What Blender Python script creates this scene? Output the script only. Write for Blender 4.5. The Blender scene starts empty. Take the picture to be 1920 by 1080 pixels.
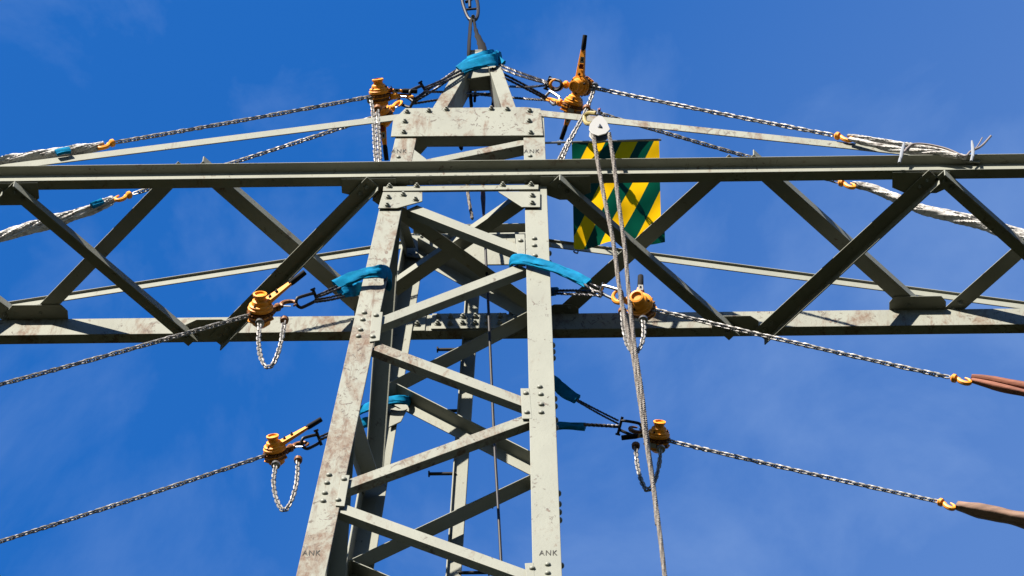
import bpy, math, random
from mathutils import Vector as V, Matrix
random.seed(7)
C = bpy.context.scene.collection
PI = math.pi
# ------------------------------------------------------------------ camera
FPX, PITCH, YAW, ROLL = 10111.98, 61.81766, -4.89565, 3.67441
CAM = V((2.09776, -20.17819, -38.31647))
p_, y_, r_ = math.radians(PITCH), math.radians(YAW), math.radians(ROLL)
FW = V((math.sin(y_)*math.cos(p_), math.cos(y_)*math.cos(p_), math.sin(p_)))
R0 = V((math.cos(y_), -math.sin(y_), 0)); U0 = R0.cross(FW)
RT = R0*math.cos(r_)+U0*math.sin(r_); UP = -R0*math.sin(r_)+U0*math.cos(r_)
cd = bpy.data.cameras.new('camera'); cam = bpy.data.objects.new('camera', cd); C.objects.link(cam)
cam.matrix_world = Matrix(((RT.x, UP.x, -FW.x, CAM.x), (RT.y, UP.y, -FW.y, CAM.y), (RT.z, UP.z, -FW.z, CAM.z), (0, 0, 0, 1)))
cd.sensor_width = 36; cd.lens = FPX/1920*36; cd.clip_start = 0.5; cd.clip_end = 9000
bpy.context.scene.camera = cam
# ------------------------------------------------------------------ sky and sun
SUN_TRAVEL = V((0.62, 1.0, -0.82)).normalized()
sun_dir = -SUN_TRAVEL
S_EL = math.asin(sun_dir.z); S_AZ = math.atan2(sun_dir.x, sun_dir.y)
sc = bpy.context.scene
w = bpy.data.worlds.new('World'); sc.world = w; w.use_nodes = True
nt = w.node_tree; nt.nodes.clear()
def N(t, **k):
    n = nt.nodes.new(t)
    for a, b in k.items(): setattr(n, a, b)
    return n
sky = N('ShaderNodeTexSky', sky_type='NISHITA', sun_disc=False, sun_elevation=S_EL, sun_rotation=S_AZ,
        air_density=1.0, dust_density=0.3, ozone_density=4.0, altitude=600)
hsv = N('ShaderNodeMixRGB', blend_type='MULTIPLY'); hsv.inputs['Color2'].default_value = (.24, 1.08, 1.90, 1); hz = N('ShaderNodeMixRGB', blend_type='MULTIPLY'); hz.inputs['Fac'].default_value = 1; hz.inputs['Color2'].default_value = (.62, .60, .55, 1); hm = N('ShaderNodeMixRGB')
sz = N('ShaderNodeSeparateXYZ'); el = N('ShaderNodeMapRange'); el.inputs[1].default_value = .35; el.inputs[2].default_value = .8      # deeper blue towards the zenith
tc = N('ShaderNodeTexCoord')
mp = N('ShaderNodeMapping'); mp.inputs['Scale'].default_value = (11, 11, 10); mp.inputs['Rotation'].default_value = (0.3, 0.5, 0.4)
nz = N('ShaderNodeTexNoise'); nz.inputs['Scale'].default_value = 1.3; nz.inputs['Detail'].default_value = 10; nz.inputs['Roughness'].default_value = .58; nz.inputs['Distortion'].default_value = .4
rp = N('ShaderNodeValToRGB'); rp.color_ramp.elements[0].position = .49; rp.color_ramp.elements[0].color = (0, 0, 0, 1); rp.color_ramp.elements[1].position = .74; rp.color_ramp.elements[1].color = (1, 1, 1, 1)
# thin haze grows towards one side of the sky
dt = N('ShaderNodeVectorMath', operation='DOT_PRODUCT'); dt.inputs[1].default_value = (RT*0.86 - UP*0.5)
mr = N('ShaderNodeMapRange'); mr.inputs[1].default_value = -.03; mr.inputs[2].default_value = .10; mr.inputs[3].default_value = 0.0; mr.inputs[4].default_value = .19
mm = N('ShaderNodeMath', operation='MULTIPLY'); mm.inputs[1].default_value = .22
ad = N('ShaderNodeMath', operation='ADD', use_clamp=True)
mx = N('ShaderNodeMixRGB'); mx.inputs['Color2'].default_value = (3.2, 4.4, 6.6, 1)
bg = N('ShaderNodeBackground'); bg.inputs['Strength'].default_value = 0.05
ow = N('ShaderNodeOutputWorld')
L = nt.links.new
L(sky.outputs[0], hsv.inputs['Color1']); hsv.inputs['Fac'].default_value = 1; L(sky.outputs[0], hz.inputs['Color1']); L(hz.outputs[0], hm.inputs['Color1']); L(hsv.outputs[0], hm.inputs['Color2']); L(tc.outputs['Generated'], sz.inputs[0]); L(sz.outputs[2], el.inputs[0]); L(el.outputs[0], hm.inputs['Fac']); L(tc.outputs['Generated'], mp.inputs[0]); L(mp.outputs[0], nz.inputs['Vector'])
L(nz.outputs[0], rp.inputs[0]); L(rp.outputs[0], mm.inputs[0]); L(tc.outputs['Generated'], dt.inputs[0]); L(dt.outputs['Value'], mr.inputs[0])
L(mm.outputs[0], ad.inputs[0]); L(mr.outputs[0], ad.inputs[1]); L(ad.outputs[0], mx.inputs['Fac']); L(hm.outputs[0], mx.inputs['Color1'])
L(mx.outputs[0], bg.inputs[0]); L(bg.outputs[0], ow.inputs[0])
sl = bpy.data.lights.new('sun', 'SUN'); sl.energy = 4.9; sl.angle = math.radians(.5); sl.color = (1, .925, .80)
so = bpy.data.objects.new('sun', sl); C.objects.link(so); so.rotation_euler = SUN_TRAVEL.to_track_quat('-Z', 'Y').to_euler()
sc.view_settings.view_transform = 'Standard'; sc.view_settings.look = 'None'; sc.view_settings.gamma = 1; sc.view_settings.exposure = 1.6
sc.cycles.diffuse_bounces = 1
sc.render.resolution_x = 1024; sc.render.resolution_y = 576

# ------------------------------------------------------------------ unprojection on to real planes
A0, TP, HC, WC = 0.65, 0.042, 0.27, 0.085      # half width at crossarm, taper, chord height, chord flange
def ray(u, v): return FW + RT*((u-960)/FPX) - UP*((v-540)/FPX)
def PY(u, v, y): d = ray(u, v); return CAM + d*((y-CAM.y)/d.y)
def PZ(u, v, z): d = ray(u, v); return CAM + d*((z-CAM.z)/d.z)
def PF(u, v, s=-1, off=0):                      # on the front (s=-1) or back (s=1) face of the mast, off = metres outward
    d = ray(u, v); k = (s*(A0+off-TP*CAM.z)-CAM.y)/(d.y+s*TP*d.z); return CAM+d*k
def hw(z): return A0-TP*z

# ------------------------------------------------------------------ materials
KC = 0.33                                      # albedo scale that goes with the exposure
def mat(name, col, rough=.6, metal=0, build=None):
    col = tuple(x*KC for x in col)
    m = bpy.data.materials.new(name); m.use_nodes = True
    b = m.node_tree.nodes['Principled BSDF']
    b.inputs['Base Color'].default_value = (*col, 1); b.inputs['Roughness'].default_value = rough; b.inputs['Metallic'].default_value = metal; b.inputs['Specular IOR Level'].default_value = .28
    if build: build(m.node_tree, b)
    return m
def noise(t, scale, detail=6, rough=.6, dist=0, stretch=(1, 1, 1), seed=0):
    g = t.nodes.new('ShaderNodeNewGeometry'); q = t.nodes.new('ShaderNodeMapping'); q.inputs['Scale'].default_value = stretch
    q.inputs['Location'].default_value = (seed*3.1, seed*1.7, seed*5.3)
    n = t.nodes.new('ShaderNodeTexNoise'); n.inputs['Scale'].default_value = scale; n.inputs['Detail'].default_value = detail
    n.inputs['Roughness'].default_value = rough; n.inputs['Distortion'].default_value = dist
    t.links.new(g.outputs['Position'], q.inputs[0]); t.links.new(q.outputs[0], n.inputs['Vector']); return n.outputs[0]
def ramp(t, src, a, b):
    r = t.nodes.new('ShaderNodeMapRange'); r.inputs[1].default_value = a; r.inputs[2].default_value = b; r.clamp = True
    t.links.new(src, r.inputs[0]); return r.outputs[0]
def mix(t, fac, c1, c2):
    m = t.nodes.new('ShaderNodeMixRGB')
    if hasattr(fac, 'default_value') or hasattr(fac, 'is_linked'): t.links.new(fac, m.inputs[0])
    else: m.inputs[0].default_value = fac
    for i, c in ((1, c1), (2, c2)):
        if isinstance(c, tuple): m.inputs[i].default_value = (*(x*KC for x in c), 1)
        else: t.links.new(c, m.inputs[i])
    return m.outputs[0]
def mul(t, a, b):
    m = t.nodes.new('ShaderNodeMath'); m.operation = 'MULTIPLY'; t.links.new(a, m.inputs[0])
    if isinstance(b, (int, float)): m.inputs[1].default_value = b
    else: t.links.new(b, m.inputs[1])
    return m.outputs[0]
def bump(t, b, src, st, dist=.01):
    n = t.nodes.new('ShaderNodeBump'); n.inputs['Strength'].default_value = st; n.inputs['Distance'].default_value = dist
    t.links.new(src, n.inputs['Height']); t.links.new(n.outputs[0], b.inputs['Normal'])
def steel(rust, seed, base=(.55, .565, .475)):
    def f(t, b):
        tone = noise(t, 2.2, 4, .6, 0, (1, 1, .5), seed)
        c = mix(t, ramp(t, tone, .35, .7), tuple(x*1.06 for x in base), tuple(x*.88 for x in base))
        fine = ramp(t, noise(t, 26, 7, .72, .4, (1, 1, .45), seed+6), .36, .60)
        wash = ramp(t, noise(t, 3.4, 8, .72, .5, (1.3, 1.3, .5), seed+1), .66-rust*.20, .75-rust*.18)
        c = mix(t, mul(t, mul(t, wash, fine), .95), c, (.21, .10, .045))
        c = mix(t, mul(t, wash, .28), c, (.44, .27, .15))
        sp = ramp(t, noise(t, 17, 6, .7, .8, (1, 1, .6), seed+2), .63-rust*.05, .66-rust*.05)
        gate = ramp(t, noise(t, 2.6, 3, .6, 0, (1, 1, 1), seed+3), .555-rust*.12, .61-rust*.1)
        spot = mul(t, sp, gate)
        c = mix(t, mul(t, spot, .8), c, (.13, .08, .05))
        stn = ramp(t, noise(t, 15, 6, .7, .3, (1.2, 1.2, .11), seed+7), .545, .66)
        stg = ramp(t, noise(t, 1.7, 4, .6, 0, (1, 1, .7), seed+8), .60-rust*.16, .70-rust*.12)
        c = mix(t, mul(t, mul(t, stn, stg), .75), c, (.24, .14, .08))
        fn = noise(t, 8.5, 8, .7, 1.1, (1, 1, .75), seed+9)
        fo_ = mul(t, ramp(t, fn, .625-rust*.045, .632-rust*.045), gate); fi_ = mul(t, ramp(t, fn, .643-rust*.045, .65-rust*.045), gate)
        c = mix(t, mul(t, fo_, .85), c, (.09, .06, .045)); c = mix(t, mul(t, fi_, .9), c, (.36, .27, .20))
        gr = ramp(t, noise(t, 60, 3, .6, 0, (1, 1, .35), seed+4), .62, .8)
        c = mix(t, mul(t, gr, .35), c, (.2, .19, .16))
        t.links.new(c, b.inputs['Base Color'])
        bump(t, b, noise(t, 45, 5, .65, 0, (1, 1, 1), seed), .35, .004)
    return f
M = {}
M['leg'] = mat('weathered_leg_paint', (.5, .5, .5), .62, 0, steel(.95, 1))
M['steel'] = mat('grey_green_paint', (.5, .5, .5), .6, 0, steel(.35, 4))
M['clean'] = mat('sound_grey_green_paint', (.5, .5, .5), .6, 0, steel(.05, 9))
M['rusty'] = mat('flaking_paint', (.5, .5, .5), .65, 0, steel(.75, 14))
M['bolt'] = mat('bolt_paint', (.5, .52, .45), .5, 0, steel(.3, 21, (.52, .54, .46)))
M['stamp'] = mat('stamp_ink', (.10, .095, .08), .8)
def fchain(t, b):
    c = mix(t, ramp(t, noise(t, 30, 3), .4, .65), (.80, .78, .77), (.50, .47, .45)); t.links.new(c, b.inputs['Base Color'])
M['chain'] = mat('galvanised_chain', (.55, .54, .52), .55, .35, fchain)
M['chrome'] = mat('bright_zinc', (.72, .74, .78), .3, .8)
M['dark'] = mat('dark_steel', (.055, .05, .05), .5, .5)
def forange(t, b):
    c = mix(t, ramp(t, noise(t, 22, 6, .7), .56, .74), (2.25, .80, .045), (1.0, .32, .04)); t.links.new(c, b.inputs['Base Color'])
    bump(t, b, noise(t, 50, 3), .25, .004)
M['orange'] = mat('orange_hoist_paint', (.85, .33, .02), .52, 0, forange)
def fcast(t, b):
    c = mix(t, ramp(t, noise(t, 25, 5, .7), .45, .65), (.62, .24, .06), (.18, .09, .05)); t.links.new(c, b.inputs['Base Color'])
M['cast'] = mat('brown_cast_housing', (.3, .1, .03), .5, .2, fcast)
M['rubber'] = mat('black_rubber', (.03, .03, .036), .8); M['rubber'].node_tree.nodes['Principled BSDF'].inputs['Specular IOR Level'].default_value = .1
M['sticker'] = mat('white_sticker', (.75, .74, .72), .5)
M['red'] = mat('red_sticker', (.45, .03, .02), .5)
def fblue(t, b):
    c = mix(t, ramp(t, noise(t, 12, 5, .6, .5), .35, .7), (.0, .52, 1.02), (.0, .28, .66)); t.links.new(c, b.inputs['Base Color'])
    bump(t, b, noise(t, 20, 4, .6, 1.0), .3, .006)
M['blue'] = mat('blue_sleeve_fabric', (.01, .33, .65), .8, 0, fblue); M['blue'].node_tree.nodes['Principled BSDF'].inputs['Specular IOR Level'].default_value = .06
def fwhite(t, b):
    c = mix(t, ramp(t, noise(t, 16, 5, .6, 1.2), .50, .68), (1.3, 1.26, 1.24), (.42, .36, .335)); t.links.new(c, b.inputs['Base Color'])
    bump(t, b, noise(t, 22, 5, .6, 1.5), .35, .01)
M['white'] = mat('white_sling_fabric', (.65, .65, .67), .75, 0, fwhite)
def fbrown(t, b):
    c = mix(t, ramp(t, noise(t, 14, 4, .6, .3, (.15, 1, 1)), .4, .65), (.80, .30, .19), (.42, .15, .10)); t.links.new(c, b.inputs['Base Color'])
    bump(t, b, noise(t, 30, 4, .6, 0, (.2, 1, 1)), .3, .008)
M['brown'] = mat('brown_sling_fabric', (.25, .1, .06), .8, 0, fbrown)
def fbrown2(t, b):
    c = mix(t, ramp(t, noise(t, 22, 6, .7, .3, (.15, 1, 1)), .4, .65), (.74, .45, .32), (.42, .25, .19)); t.links.new(c, b.inputs['Base Color'])
    bump(t, b, noise(t, 30, 4, .6, 0, (.2, 1, 1)), .3, .008)
M['taupe'] = mat('taupe_sling_fabric', (.2, .13, .1), .8, 0, fbrown2)
def fwire(t, b):
    c = mix(t, ramp(t, noise(t, 70, 3, .6), .4, .6), (.20, .19, .20), (.05, .045, .05)); t.links.new(c, b.inputs['Base Color'])
M['wire'] = mat('wire_rope', (.12, .11, .12), .45, .6, fwire)
def frope(t, b):
    c = mix(t, ramp(t, noise(t, 60, 4, .6), .4, .6), (.58, .53, .48), (.30, .25, .22)); t.links.new(c, b.inputs['Base Color'])
M['rope'] = mat('braided_rope', (.5, .46, .42), .8, 0, frope)
M['cord'] = mat('pinkish_cord', (.55, .47, .47), .7)
M['maroon'] = mat('maroon_strap', (.10, .02, .02), .7)
M['film'] = mat('clear_plastic', (.62, .66, .72), .35)
def fflag(t, b):
    u = t.nodes.new('ShaderNodeUVMap'); sx = t.nodes.new('ShaderNodeSeparateXYZ'); t.links.new(u.outputs[0], sx.inputs[0])
    m1 = t.nodes.new('ShaderNodeMath'); m1.operation = 'MULTIPLY_ADD'; m1.inputs[1].default_value = 2.7
    m2 = t.nodes.new('ShaderNodeMath'); m2.operation = 'MULTIPLY'; m2.inputs[1].default_value = 1.75
    t.links.new(sx.outputs[0], m1.inputs[0]); t.links.new(sx.outputs[1], m2.inputs[0]); t.links.new(m2.outputs[0], m1.inputs[2])
    fr = t.nodes.new('ShaderNodeMath'); fr.operation = 'FRACT'
    of = t.nodes.new('ShaderNodeMath'); of.operation = 'ADD'; of.inputs[1].default_value = .44
    t.links.new(m1.outputs[0], of.inputs[0]); t.links.new(of.outputs[0], fr.inputs[0])
    gt = t.nodes.new('ShaderNodeMath'); gt.operation = 'GREATER_THAN'; gt.inputs[1].default_value = .5; t.links.new(fr.outputs[0], gt.inputs[0])
    c = mix(t, gt.outputs[0], (1.7, .98, .01), (.004, .13, .075))
    t.links.new(c, b.inputs['Base Color'])
    tr = t.nodes.new('ShaderNodeBsdfTranslucent'); t.links.new(c, tr.inputs[0])
    ms = t.nodes.new('ShaderNodeMixShader'); ms.inputs[0].default_value = .72
    t.links.new(b.outputs[0], ms.inputs[1]); t.links.new(tr.outputs[0], ms.inputs[2])
    t.links.new(ms.outputs[0], t.nodes['Material Output'].inputs[0])
M['flag'] = mat('striped_cloth', (.8, .5, .01), .7, 0, fflag)
def fground(t, b):
    c = mix(t, ramp(t, noise(t, .05, 8, .6), .4, .6), (.045, .058, .025), (.06, .058, .035)); t.links.new(c, b.inputs['Base Color'])
M['ground'] = mat('meadow_ground', (.04, .05, .02), .95, 0, fground); M['ground'].node_tree.nodes['Principled BSDF'].inputs['Specular IOR Level'].default_value = 0

# ------------------------------------------------------------------ mesh helpers
class MB:
    def __init__(s): s.v = []; s.f = []; s.sm = []; s.uv = None
    def add(s, vs, fs, smooth=False):
        o = len(s.v); s.v += [V(x) for x in vs]; s.f += [tuple(i+o for i in f) for f in fs]; s.sm += [smooth]*len(fs); return s
    def hexa(s, a, b):           # two quads (4 points each), joined
        return s.add(list(a)+list(b), [(3, 2, 1, 0), (4, 5, 6, 7), (0, 1, 5, 4), (1, 2, 6, 5), (2, 3, 7, 6), (3, 0, 4, 7)])
    def beam(s, p0, p1, u, v, u0, u1, v0, v1, e=1.0):  # box along p0-p1, spanning u0..u1 along u and v0..v1 along v (e scales the far end)
        q = lambda p, k: [p+u*u0*k+v*v0*k, p+u*u1*k+v*v0*k, p+u*u1*k+v*v1*k, p+u*u0*k+v*v1*k]
        return s.hexa(q(p0, 1), q(p1, e))
    def angle(s, p0, p1, u, v, a, b, t, e=1.0):        # rolled angle: corner line p0-p1, leg a along u, leg b along v
        q = lambda p, k: [p, p+u*a*k, p+u*a*k+v*t, p+u*t+v*t, p+u*t+v*b*k, p+v*b*k]
        A, B = q(p0, 1), q(p1, e)
        fs = [(0, 3, 2, 1), (0, 5, 4, 3), (6, 7, 8, 9), (6, 9, 10, 11)]
        fs += [(i, (i+1) % 6, (i+1) % 6+6, i+6) for i in range(6)]
        return s.add(A+B, fs)
    def channel(s, p0, p1, u, v, h, w, t):             # web along u (height h), flanges along v
        q = lambda p: [p, p+v*w, p+v*w+u*t, p+v*t+u*t*1.6, p+v*t+u*(h-t*1.6), p+v*w+u*(h-t), p+v*w+u*h, p+u*h]
        A, B = q(p0), q(p1)
        fs = [(0, 1, 2, 3), (0, 3, 4, 7), (4, 5, 6, 7)]
        fs = [tuple(reversed(f)) for f in fs] + [tuple(i+8 for i in f) for f in fs]
        fs += [(i, (i+1) % 8, (i+1) % 8+8, i+8) for i in range(8)]
        return s.add(A+B, fs)
    def plate(s, pts, n):                              # polygon pts extruded along n
        k = len(pts); return s.add([V(p) for p in pts]+[V(p)+n for p in pts], [tuple(range(k))[::-1], tuple(range(k, 2*k))]+[(i, (i+1) % k, (i+1) % k+k, i+k) for i in range(k)])
    def lathe(s, c, ax, prof, n=16, smooth=True):      # prof: (distance along ax, radius)
        ax = ax.normalized(); a = ax.orthogonal().normalized(); b = ax.cross(a); vs = []
        for d, r in prof:
            for i in range(n): th = 2*PI*i/n; vs.append(c+ax*d+(a*math.cos(th)+b*math.sin(th))*r)
        m = len(prof); fs = [(j*n+i, j*n+(i+1) % n, (j+1)*n+(i+1) % n, (j+1)*n+i) for j in range(m-1) for i in range(n)]
        fs += [tuple(range(n))[::-1], tuple(range((m-1)*n, m*n))]
        return s.add(vs, fs, smooth)
    def tube(s, pts, r, n=8, ry=None, ref=None, noise=0, smooth=True, closed=False, twist=0):
        pts = [V(p) for p in pts]; k = len(pts); rr = r if isinstance(r, (list, tuple)) else [r]*k
        rz = rr if ry is None else (ry if isinstance(ry, (list, tuple)) else [ry]*k)
        vs = []; a = None
        for j in range(k):
            if closed: t = pts[(j+1) % k]-pts[j-1]
            else: t = pts[min(j+1, k-1)]-pts[max(j-1, 0)]
            t.normalize()
            if ref is not None: a = (ref-t*ref.dot(t)).normalized()
            elif a is None: a = t.orthogonal().normalized()
            else: a = (a-t*a.dot(t)).normalized()
            b = t.cross(a)
            for i in range(n):
                th = 2*PI*i/n+twist*j; q = 1+noise*(random.random()-.5)*2
                vs.append(pts[j]+a*math.cos(th)*rr[j]*q+b*math.sin(th)*rz[j]*q)
        fs = [(j*n+i, j*n+(i+1) % n, (j+1)*n+(i+1) % n, (j+1)*n+i) for j in range(k-1) for i in range(n)]
        if closed: fs += [((k-1)*n+i, (k-1)*n+(i+1) % n, (i+1) % n, i) for i in range(n)]
        else: fs += [tuple(range(n))[::-1], tuple(range((k-1)*n, k*n))]
        return s.add(vs, fs, smooth)
    def bolt(s, p, n, r=.021, h=.018):                 # hex head with washer
        s.lathe(p, n, [(0, r*1.45), (.003, r*1.45), (.004, r*1.4)], 12, False)
        s.lathe(p+n*.003, n, [(0, r), (h*.8, r), (h, r*.7)], 6, False)
        s.lathe(p+n*(h+.002), n, [(0, r*.5), (.012, r*.45)], 8, False)
        return s
    def rivet(s, p, n, r=.023):
        return s.lathe(p, n, [(0, r), (r*.35, r*.92), (r*.62, r*.66), (r*.78, r*.3)], 10, True)
    def build(s, name, m, parent=None, loc=None, bevel=0, sub=0):
        me = bpy.data.meshes.new(name); o0 = V((0, 0, 0)) if loc is None else loc
        if parent is not None and loc is None: o0 = wl(parent)
        me.from_pydata([v-o0 for v in s.v], [], s.f); me.polygons.foreach_set('use_smooth', s.sm)
        me.materials.append(M[m] if isinstance(m, str) else m)
        if any(s.sm): me.set_sharp_from_angle(angle=math.radians(42))
        me.update(); o = bpy.data.objects.new(name, me); C.objects.link(o)
        if parent is not None: o.parent = parent
        else: o.location = o0
        if parent is not None and loc is not None: o.location = loc-wl(parent)
        if bevel:
            b = o.modifiers.new('edge', 'BEVEL'); b.width = bevel; b.segments = 2; b.limit_method = 'ANGLE'
        if sub:
            b = o.modifiers.new('smooth', 'SUBSURF'); b.levels = sub; b.render_levels = sub
        return o
def wl(o):
    p = V(o.location)
    while o.parent: o = o.parent; p += V(o.location)
    return p
def tag(o, label, cat=None, group=None, kind=None):
    o['label'] = label
    if cat: o['category'] = cat
    if group: o['group'] = group
    if kind: o['kind'] = kind
    return o
def thing(name, loc, label, cat, group=None):
    o = bpy.data.objects.new(name, None); C.objects.link(o); o.location = loc; o.empty_display_size = .1
    return tag(o, label, cat, group)
def spline(pts, n=8):                                   # catmull-rom
    P = [V(p) for p in pts]; P = [P[0]*2-P[1]]+P+[P[-1]*2-P[-2]]; out = []
    for i in range(1, len(P)-2):
        for k in range(n):
            t = k/n; a, b, c, d = P[i-1:i+3]
            out.append(.5*((2*b)+(c-a)*t+(2*a-5*b+4*c-d)*t*t+(3*b-a-3*c+d)*t**3))
    out.append(P[-2]); return out
def resample(pts, step):
    out = [pts[0].copy()]; acc = 0
    for a, b in zip(pts, pts[1:]):
        L_ = (b-a).length
        if L_ == 0: continue
        t = step-acc
        while t <= L_: out.append(a+(b-a)*(t/L_)); t += step
        acc = (acc+L_) % step
    return out
def sag(a, b, s, n=12): return [a.lerp(b, i/n)-V((0, 0, s*4*(i/n)*(1-i/n))) for i in range(n+1)]
def chain_mb(pts, pitch=.039, wd=.043, wire=.0067, mb=None):
    mb = mb or MB(); q = resample(pts, pitch)
    for i in range(len(q)-1):
        a, b = q[i], q[i+1]; t = (b-a).normalized(); u = t.orthogonal().normalized()
        ref = V((0, -.47, -.88)); u = (ref-t*ref.dot(t)).normalized()
        ang = PI/4+(PI/2 if i % 2 else 0)+random.uniform(-.25, .25); u = Matrix.Rotation(ang, 3, t) @ u
        c = (a+b)/2; hl = pitch/2+wire*1.9-(wd/2-wire); rd = wd/2-wire; loop = []
        for k in range(5): th = -PI/2+PI*k/4; loop.append(c+t*(hl+rd*math.cos(th))+u*rd*math.sin(th))
        for k in range(5): th = PI/2+PI*k/4; loop.append(c+t*(-hl+rd*math.cos(th))+u*rd*math.sin(th))
        mb.tube(loop, wire, 5, closed=True, ref=t.cross(u))
    return mb
X, Y, Z = V((1, 0, 0)), V((0, 1, 0)), V((0, 0, 1))

# ------------------------------------------------------------------ ground
g = MB().add([(-3000, -3000, 0), (3000, -3000, 0), (3000, 3000, 0), (-3000, 3000, 0)], [(0, 1, 2, 3)])
GZ = -40.0
go = g.build('ground', 'ground', None); go.location.z = GZ; tag(go, 'grassy ground far below the pylon head', None, None, 'structure')

# ------------------------------------------------------------------ the pylon
PY0 = thing('lattice_pylon', V((0, 0, GZ)), 'grey green lattice steel pylon with crossarm, flaking paint and rust stains', 'pylon')
def part(mb, name, m, bevel=.0035, parent=None): return mb.build(name, m, parent or PY0, bevel=bevel)
# legs: angles with the corner outward, front ones spliced; the taper of the mast in both directions
def corner(sx, sy, z): return V((sx*hw(z), sy*hw(z), z))
ZT = 1.52
legs = {}
for sx, sy in ((-1, -1), (1, -1), (-1, 1), (1, 1)):
    mb = MB(); b = .19
    mb.angle(corner(sx, sy, ZT-.04), corner(sx, sy, -6.9), V((-sx, 0, 0)), V((0, -sy, 0)), .172, .172, .016, 1.19)
    mb.angle(corner(sx, sy, -6.9), corner(sx, sy, GZ), V((-sx, 0, 0)), V((0, -sy, 0)), .205, .205, .018)
    legs[sx, sy] = part(mb, 'main_leg', 'leg' if (sx, sy) == (-1, -1) else ('steel' if sy < 0 else 'clean'), .004)
tag(legs[-1, -1], 'leg with the heaviest brown rust staining'); 
def leg_bolts(key, pts, s=-1, fn='rivet'):
    for (u, v) in pts:
        p = PF(u, v, s, .001); getattr(MB(), fn)(p, V((0, s, 0))).build('bolt', 'bolt', legs[key])
leg_bolts((-1, -1), [(683, 587), (680, 600), (676, 619), (672, 631), (617, 891), (613, 906), (609, 925), (606, 940)])
leg_bolts((1, -1), [(1002, 448), (1002, 461), (1003, 480), (1012, 726), (1014, 740), (1015, 759), (1015, 774), (1027, 1059), (1027, 1075)])
for v in (440, 456, 474, 628, 640, 652, 728, 742, 768, 782, 905, 925, 940, 955, 1040):     # heads on the outer side flange
    z = PF(1028, v).z; MB().rivet(V((hw(z)+.001, -hw(z)+.09, z)), X).build('bolt', 'bolt', legs[1, -1])
# stamped letters on the legs
def stamp(u, v, hgt, off=.0035, key=(-1, -1)):
    cu = bpy.data.curves.new('t', 'FONT'); cu.body = 'ANK'; cu.size = 1; cu.extrude = 0; cu.space_character = 1.15
    to = bpy.data.objects.new('t', cu); C.objects.link(to); dg = bpy.context.evaluated_depsgraph_get(); dg.update()
    me = to.evaluated_get(dg).to_mesh(); xs = [q.co.x for q in me.vertices]; w_ = max(xs)-min(xs)
    c = PF(u, v, -1, off); up = V((0, TP, 1)).normalized()
    mb = MB(); mb.add([c+X*(q.co.x-min(xs)-w_/2)*(hgt*1.5/w_)+up*(q.co.y-.35)*hgt*1.25 for q in me.vertices], [tuple(f.vertices) for f in me.polygons])
    bpy.data.objects.remove(to); bpy.data.curves.remove(cu)
    mb.build('stamped_lettering', 'stamp', legs[key])
stamp(748, 283, .085); stamp(997, 283, .085, key=(1, -1)); stamp(584, 1036, .085); stamp(1028, 1036, .085, key=(1, -1))

# front chord: channel open to the front; back chord: channel open to the back
XL = 5.7
yf, yb = -A0-.010, A0+.010
chf = part(MB().channel(V((-XL, yf, 0)), V((XL, yf, 0)), Z, -Y, HC, WC, .009), 'crossarm_chord', 'steel')
chb = part(MB().channel(V((-XL, yb, 0)), V((XL, yb, 0)), Z, Y, HC, WC, .009), 'crossarm_chord', 'rusty')
tag(chb, 'rust-spotted back chord of the crossarm')
for u in (736, 784, 808, 855, 877, 923, 947, 996):       # nuts standing on the lower flange and heads below it
    p = PY(u, 326, yf-.055); p.z = .010; MB().bolt(p, Z, .022, .022).build('bolt', 'bolt', chf)
for u in (740, 771, 807, 843, 886, 917, 953, 986):
    p = PZ(u, 341, -.001); MB().rivet(p, -Z, .02).build('bolt', 'bolt', chf)
for x in (-5.2, 5.2):                                       # cross members near the arm tips
    part(MB().angle(V((x, yf+.01, .02)), V((x, yb-.01, .02)), X, Z, .1, .1, .01), 'cross_member', 'clean')
part(MB().plate([V((-XL-.0, yf-.0, .03)), V((-XL, yb, .03)), V((-XL, yb, .2)), V((-XL, yf, .2))], V((-.012, 0, 0))), 'end_plate', 'clean')
part(MB().plate([V((XL, yf, .03)), V((XL, yb, .03)), V((XL, yb, .2)), V((XL, yf, .2))], V((.012, 0, 0))), 'end_plate', 'clean')

# plan bracing of the crossarm. layer A hangs under the chords, layer B lies on them
def plan_brace(x0, x1, layer, wd=.125, yy=(None, None)):
    y0 = yf-.055 if yy[0] is None else yy[0]; y1 = yb+.06 if yy[1] is None else yy[1]
    zz = -.022 if layer == 'A' else HC+.012
    p0, p1 = V((x0, y0, zz)), V((x1, y1, zz)); t = (p1-p0).normalized(); side = t.cross(Z)            # side points right/front
    if side.x < 0: side = -side
    up = -Z if layer == 'A' else Z
    c0, c1 = p0+side*wd/2, p1+side*wd/2                                                              # corner on the right hand edge
    mb = MB().angle(c0, c1, -side, up, wd, .095, .011)
    o = part(mb, 'diagonal_brace', 'clean' if random.random() < .5 else 'steel')
    zb_ = -.0335 if layer == 'A' else HC+.0115
    for e, d in ((c0, t), (c1, -t)):
        for q in (.07, .15): c = e+d*q-side*wd*.55; c.z = zb_; MB().bolt(c, -Z, .018, .015).build('bolt', 'bolt', o)
    return o
def gusset(x, s, layer, w1, w2, dep, off=WC*.85):
    zz = -.011 if layer == 'A' else HC+.001
    yc = s*(A0+.010); yo = yc+s*off; yi = yc-s*dep; k = dep*.45
    pts = [V((x-w1, yo, zz)), V((x-w1, yi+s*k, zz)), V((x-w2, yi, zz)), V((x+w2, yi, zz)), V((x+w1, yi+s*k, zz)), V((x+w1, yo, zz))]
    return part(MB().plate(pts, Z*.010), 'gusset_plate', 'clean')
cx = .74
xL1, xR1, xL2, xR2 = -2.10, 2.12, -3.60, 3.68
bL1, bR1, bL2, bR2 = -2.12, 2.12, -3.55, 3.68
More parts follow.
